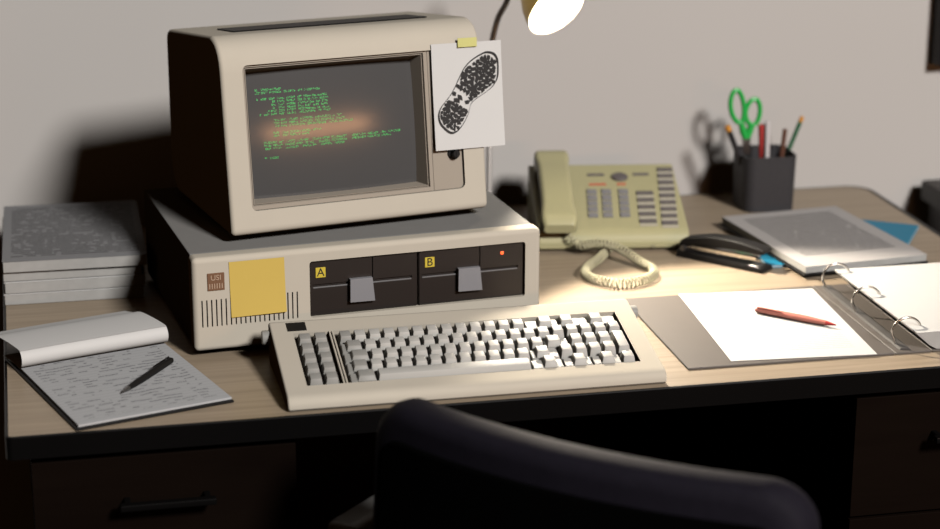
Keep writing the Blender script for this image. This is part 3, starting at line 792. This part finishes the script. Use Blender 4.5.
pen('ballpoint_pen', 'black ballpoint pen lying on the handwritten note pad', (.1490, .1020, .0117), (.2215, .2130, .0117), .0046, M['black'], M['black'], M['darkmetal'])

# ------------------------------------------------------------------ right: binder, page, pen
BT = .0
bz = 0
bd = thing('ring_binder', 'open grey brown ring binder with three metal rings, on the right front of the desk', 'binder', (.897, .058, 0), 0)
bw = .297; bdep = .309
b = new(); rbox(b, 0, bw, 0, bdep, 0, .003, .001, 1, mtx=Matrix.Shear('XY', 4, (0, 0)) if False else None); obj('left_cover', b, M['binder'], bd)
b = new(); rbox(b, bw+.001, bw+.054, 0, bdep, 0, .003, .001, 1); obj('spine', b, M['binder'], bd)
b = new(); rbox(b, bw+.055, bw+.055+.255, 0, bdep, 0, .003, .001, 1); obj('right_cover', b, M['binder'], bd)
b = new(); prism(b, [(bw+.011, .003), (bw+.013, .0055), (bw+.022, .0068), (bw+.025, .0055), (bw+.027, .003)], .010, bdep-.010, 'y', .0005, 1); obj('ring_rail', b, M['rail'], bd, label='dull ring rail')
for y in (.030, .172, .288):
    pts = []
    for k in range(21):
        a = PI+.35-(PI+.55)*k/20*1.0
        pts.append((bw+.0285+.0215*math.cos(a), y, .0225+.0200*math.sin(a)))
    pts = [(bw+.0135, y, .006)] + pts[1:]
    pts = [p for p in pts if True]
    b = new(); tube(b, pts, .0018, 8); obj('ring', b, M['chrome'], bd, label='polished steel ring', ang=80)
# page block on the right
t = thing('punched_pages', 'thick block of white punched pages on the right half of the ring binder', 'papers', (.897+bw+.0345, .0605, .0032), 0)
b = new(); bb = bmesh.new()
po_ = [(.024, 0), (.013, .006), (-.0070, .0235), (-.0070, .0255), (.214, .0255), (.214, 0)]
prism(b, [(x+.004, z+.0001) for x, z in po_], 0, .298, 'y', .0004, 1); obj('page_block', b, M['paperedge'], t)
b = new(); rbox(b, -.0033, .2185, -.0005, .2985, .0258, .0262); obj('top_page', b, M['paper'], t)
# single page on the left cover
b = new(); rbox(b, 0, .206, 0, .2960, 0, .0004)
pg = obj('loose_page', b, M['letter'], None, (.9620, .0715, .0034), (0, 0, -.0706)); tag(pg, 'single white typed page lying on the left cover of the ring binder', 'paper')
pen('ballpoint_pen', 'slim red pen lying on the loose typed page', (1.1530, .1690, .0093), (1.0650, .2600, .0093), .0052, M['pinkred'], M['pinkred'], M['red'])

# ------------------------------------------------------------------ right back: typed papers, notebooks
t = thing('notebook', 'thin blue notebook poking out right of the typed papers', 'notebook', (1.487, .636, 0), 0)
t.rotation_euler = (0, 0, math.atan2(-.84, -.54))
b = new(); rbox(b, 0, .20, -.145, 0, .0001, .0012, .0003, 1); rbox(b, 0, .20, -.145, 0, .0042, .0054, .0003, 1); obj('cover', b, M['blue'], t)
b = new(); rbox(b, .0003, .199, -.1445, -.0003, .0013, .0041); obj('page_block', b, M['pageblue'], t)
t = thing('notebook', 'small blue notebook poking out between the stapler and the typed papers', 'notebook', (1.162, .4750, 0), 0)
t.rotation_euler = (0, 0, -.10)
b = new(); rbox(b, 0, .085, 0, .125, .0001, .0012, .0003, 1); rbox(b, 0, .085, 0, .125, .0042, .0054, .0003, 1); obj('cover', b, M['blue'], t)
b = new(); rbox(b, .0003, .0847, .0, .1247, .0013, .0041); obj('page_block', b, M['pageblue'], t)
ST = .112
t = thing('clipboard', 'black board lying under the stack of typed papers', 'clipboard', (1.1990, .4080, .0056), ST)
b = new(); rbox(b, -.004, .213, -.002, .300, 0, .0035, .001, 1); obj('board', b, M['black'], t)
t = thing('typed_papers', 'stack of typed papers on a black board, in front of the pencil cup', 'papers', (1.1990, .4080, .0093), ST)
obj('page_block', sheetbox(.210, .296, 0, .0105), M['paperedge'], t)
b = new(); rbox(b, -.0004, .2104, -.0004, .2964, .0106, .0109); obj('top_sheet', b, M['typed'], t, label='top sheet with a block of typed text')

# ------------------------------------------------------------------ stapler
SA = Vector((1.055, .576, 0)); SB = Vector((1.161, .452, 0)); dv = (SB-SA).normalized(); sang = math.atan2(dv.y, dv.x)
stp = thing('stapler', 'black open stapler between the telephone and the typed papers', 'stapler', SA, sang)
SLn = .155
b = new(); prism(b, [(.0, 0), (SLn, 0), (SLn+.002, .003), (SLn-.002, .0075), (.04, .010), (.012, .014), (.0, .010)], -.017, .017, 'y', .002, 2); obj('base', b, M['black'], stp)
b = new(); rbox(b, SLn-.028, SLn-.008, -.0105, .0105, .0065, .0085, .0004, 1); obj('anvil', b, M['darkmetal'], stp, label='steel anvil plate')
b = new(); prism(b, [(.010, .0125), (.138, .0155), (.140, .020), (.136, .0225), (.010, .020)], -.0075, .0075, 'y', .0012, 2); obj('magazine', b, M['chrome'], stp, label='shiny steel staple magazine')
b = new(); prism(b, arc((.002, .016), (.0, .030), (.020, .034), 5)+arc((.055, .042), (.105, .046), (.148, .038), 7)+arc((.155, .036), (.156, .028), (.148, .0275), 4)+[(.10, .0275), (.03, .022), (.01, .016)], -.0135, .0135, 'y', .004, 3)
obj('arm', b, M['black'], stp)
b = new(); lathe(b, [(.0045, -.0185), (.0045, .0185)], 16, Matrix.Translation((.012, 0, .016)) @ Matrix.Rotation(PI/2, 4, 'X')); obj('hinge_pin', b, M['darkmetal'], stp)

# ------------------------------------------------------------------ lidded bin, framed board
t = thing('storage_bin', 'black lidded bin standing past the right end of the desk', 'bin', (1.612, .60, FLOOR))
b = new(); rbox(b, .012, .34, .01, .30, 0, DH-.032, .008, 2); obj('body', b, M['bin'], t)
b = new(); rbox(b, 0, .352, 0, .31, DH-.0315, DH+.006, .006, 2); obj('lid', b, M['bin'], t)
t = thing('framed_board', 'brown cork board in a dark frame, hanging high on the wall at the right', 'board', (1.625, WALL-.001, .214))
b = new(); o1 = rpoly(0, .60, 0, .45, .001, 1); i1 = rpoly(.012, .588, .012, .438, .001, 1)
bb = bmesh.new(); n = len(o1)
R0 = [[bb.verts.new((x, y, z)) for x, z in q] for q, y in ((o1, 0), (o1, -.028), (i1, -.028), (i1, 0))]
for k4 in range(4):
    A, B = R0[k4], R0[(k4+1) % 4]
    for k in range(n): bb.faces.new((A[k], A[(k+1) % n], B[(k+1) % n], B[k]))
bmesh.ops.recalc_face_normals(bb, faces=bb.faces[:]); merge(b, bb); obj('frame', b, M['black'], t)
b = new(); rbox(b, .0125, .5875, -.020, -.001, .0125, .4375); obj('cork_panel', b, M['cork'], t)

# ------------------------------------------------------------------ office chair
CB = Vector((.606, -.409, FLOOR)); CR = math.atan2(-.385, .40)
ch = thing('office_chair', 'dark leather office chair in front of the desk, seen from behind', 'chair', CB, CR)
BWd = .546; TOP = DH+.100; BOT = DH-.30
bb = bmesh.new(); NX_, NZ_ = 28, 16
def cpt(u, v, side):
    # u -1..1 across, v 0..1 up ; superellipse outline ; curved towards the sitter at the sides
    x = u*BWd/2
    z = BOT+(TOP-BOT)*v
    curve = .055*u*u
    return x, curve, z
outl = rpoly(-BWd/2, BWd/2, BOT, TOP, .055, 8)
b2 = bmesh.new()
layers = [(-.028, .86), (-.026, .94), (-.017, .985), (0, 1.0), (.017, .985), (.026, .94), (.028, .86)]
ccz = (BOT+TOP)/2; rg = []
def dense(poly, m=4):
    o_ = []
    for i in range(len(poly)):
        a, b_ = Vector(poly[i]), Vector(poly[(i+1) % len(poly)]); k_ = max(1, int((b_-a).length/.03))
        for k in range(k_): o_.append(a.lerp(b_, k/k_))
    return o_
dl = dense(outl)
for y, k in layers:
    ins = (1-k)*.15
    ring = []
    for p in dl:
        x = math.copysign(max(0, abs(p.x)-ins*1.0), p.x); z = p.y-ins*(1 if p.y > ccz else -1)*min(1, abs(p.y-ccz)/((TOP-BOT)/2)*1.0)
        ring.append(b2.verts.new((x, y+.045*(x/(BWd/2))**2-.05*(z-TOP)/(TOP-BOT)*-.6, z)))
    rg.append(ring)
for A, B in zip(rg, rg[1:]):
    for k in range(len(A)): b2.faces.new((A[k], A[(k+1) % len(A)], B[(k+1) % len(A)], B[k]))
# close front and back with strips pairing left and right points
b2.faces.new(rg[0]); b2.faces.new(rg[-1][::-1])
bmesh.ops.triangulate(b2, faces=[f for f in b2.faces if len(f.verts) > 4]); bmesh.ops.recalc_face_normals(b2, faces=b2.faces[:])
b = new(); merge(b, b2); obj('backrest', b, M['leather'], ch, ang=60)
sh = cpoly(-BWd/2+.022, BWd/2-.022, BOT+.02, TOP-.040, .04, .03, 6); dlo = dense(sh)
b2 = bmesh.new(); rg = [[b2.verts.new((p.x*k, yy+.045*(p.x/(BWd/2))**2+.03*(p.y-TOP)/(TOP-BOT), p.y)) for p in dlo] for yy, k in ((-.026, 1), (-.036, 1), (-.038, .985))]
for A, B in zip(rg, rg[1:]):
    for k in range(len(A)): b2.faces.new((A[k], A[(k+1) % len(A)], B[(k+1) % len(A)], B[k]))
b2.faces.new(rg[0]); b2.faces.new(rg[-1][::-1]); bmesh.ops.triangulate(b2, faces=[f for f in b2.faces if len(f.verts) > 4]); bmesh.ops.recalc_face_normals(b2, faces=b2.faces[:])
b = new(); merge(b, b2); obj('shaded_back_shell', b, M['shaded_shell'], ch, ang=60)  # rear shell added over the leather; shadow is put into its black
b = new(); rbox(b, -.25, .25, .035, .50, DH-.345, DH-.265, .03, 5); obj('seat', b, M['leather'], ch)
b = new(); rbox(b, -.035, .035, -.02, .02, DH-.34, DH-.24, .006, 2); rbox(b, -.035, .035, -.02, .26, DH-.372, DH-.346, .005, 2); obj('back_bracket', b, M['chairplastic'], ch)
for s in (-1, 1):
    b = new(); rbox(b, s*.345-.022, s*.345+.022, .05, .30, DH-.120, DH-.093, .010, 3)
    rbox(b, s*.345-.012, s*.345+.012, .14, .19, DH-.345, DH-.12, .006, 2)
    rbox(b, min(s*.20, s*.355), max(s*.20, s*.355), .14, .19, DH-.362, DH-.346, .004, 2)
    obj('armrest', b, M['chairplastic'], ch)
b = new(); lathe(b, [(.028, .085), (.028, .20), (.018, .201), (.018, .352)], 24, Matrix.Translation((0, .25, 0))); obj('gas_column', b, M['black'], ch)
b = new()
for k in range(5):
    a = 2*PI*k/5+.3; p = Vector((math.cos(a), math.sin(a), 0)); tube(b, [Vector((0, .25, .095)), Vector((0, .25, .075))+p*.27], [.024, .014], 10)
obj('star_base', b, M['black'], ch)
for k in range(5):
    a = 2*PI*k/5+.3; p = Vector((math.cos(a), math.sin(a), 0))*.265+Vector((0, .25, 0))
    b = new()
    for s in (-1, 1): lathe(b, [(.0001, -.008), (.024, -.008), (.027, 0), (.024, .008), (.0001, .008)], 20, Matrix.Translation(p+Vector((0, 0, .027))) @ Matrix.Rotation(a, 4, 'Z') @ Matrix.Translation((0, s*.014, 0)) @ Matrix.Rotation(PI/2, 4, 'X'))
    rbox(b, p.x-.006, p.x+.006, p.y-.006, p.y+.006, .03, .075)
    obj('caster', b, M['black'], ch)
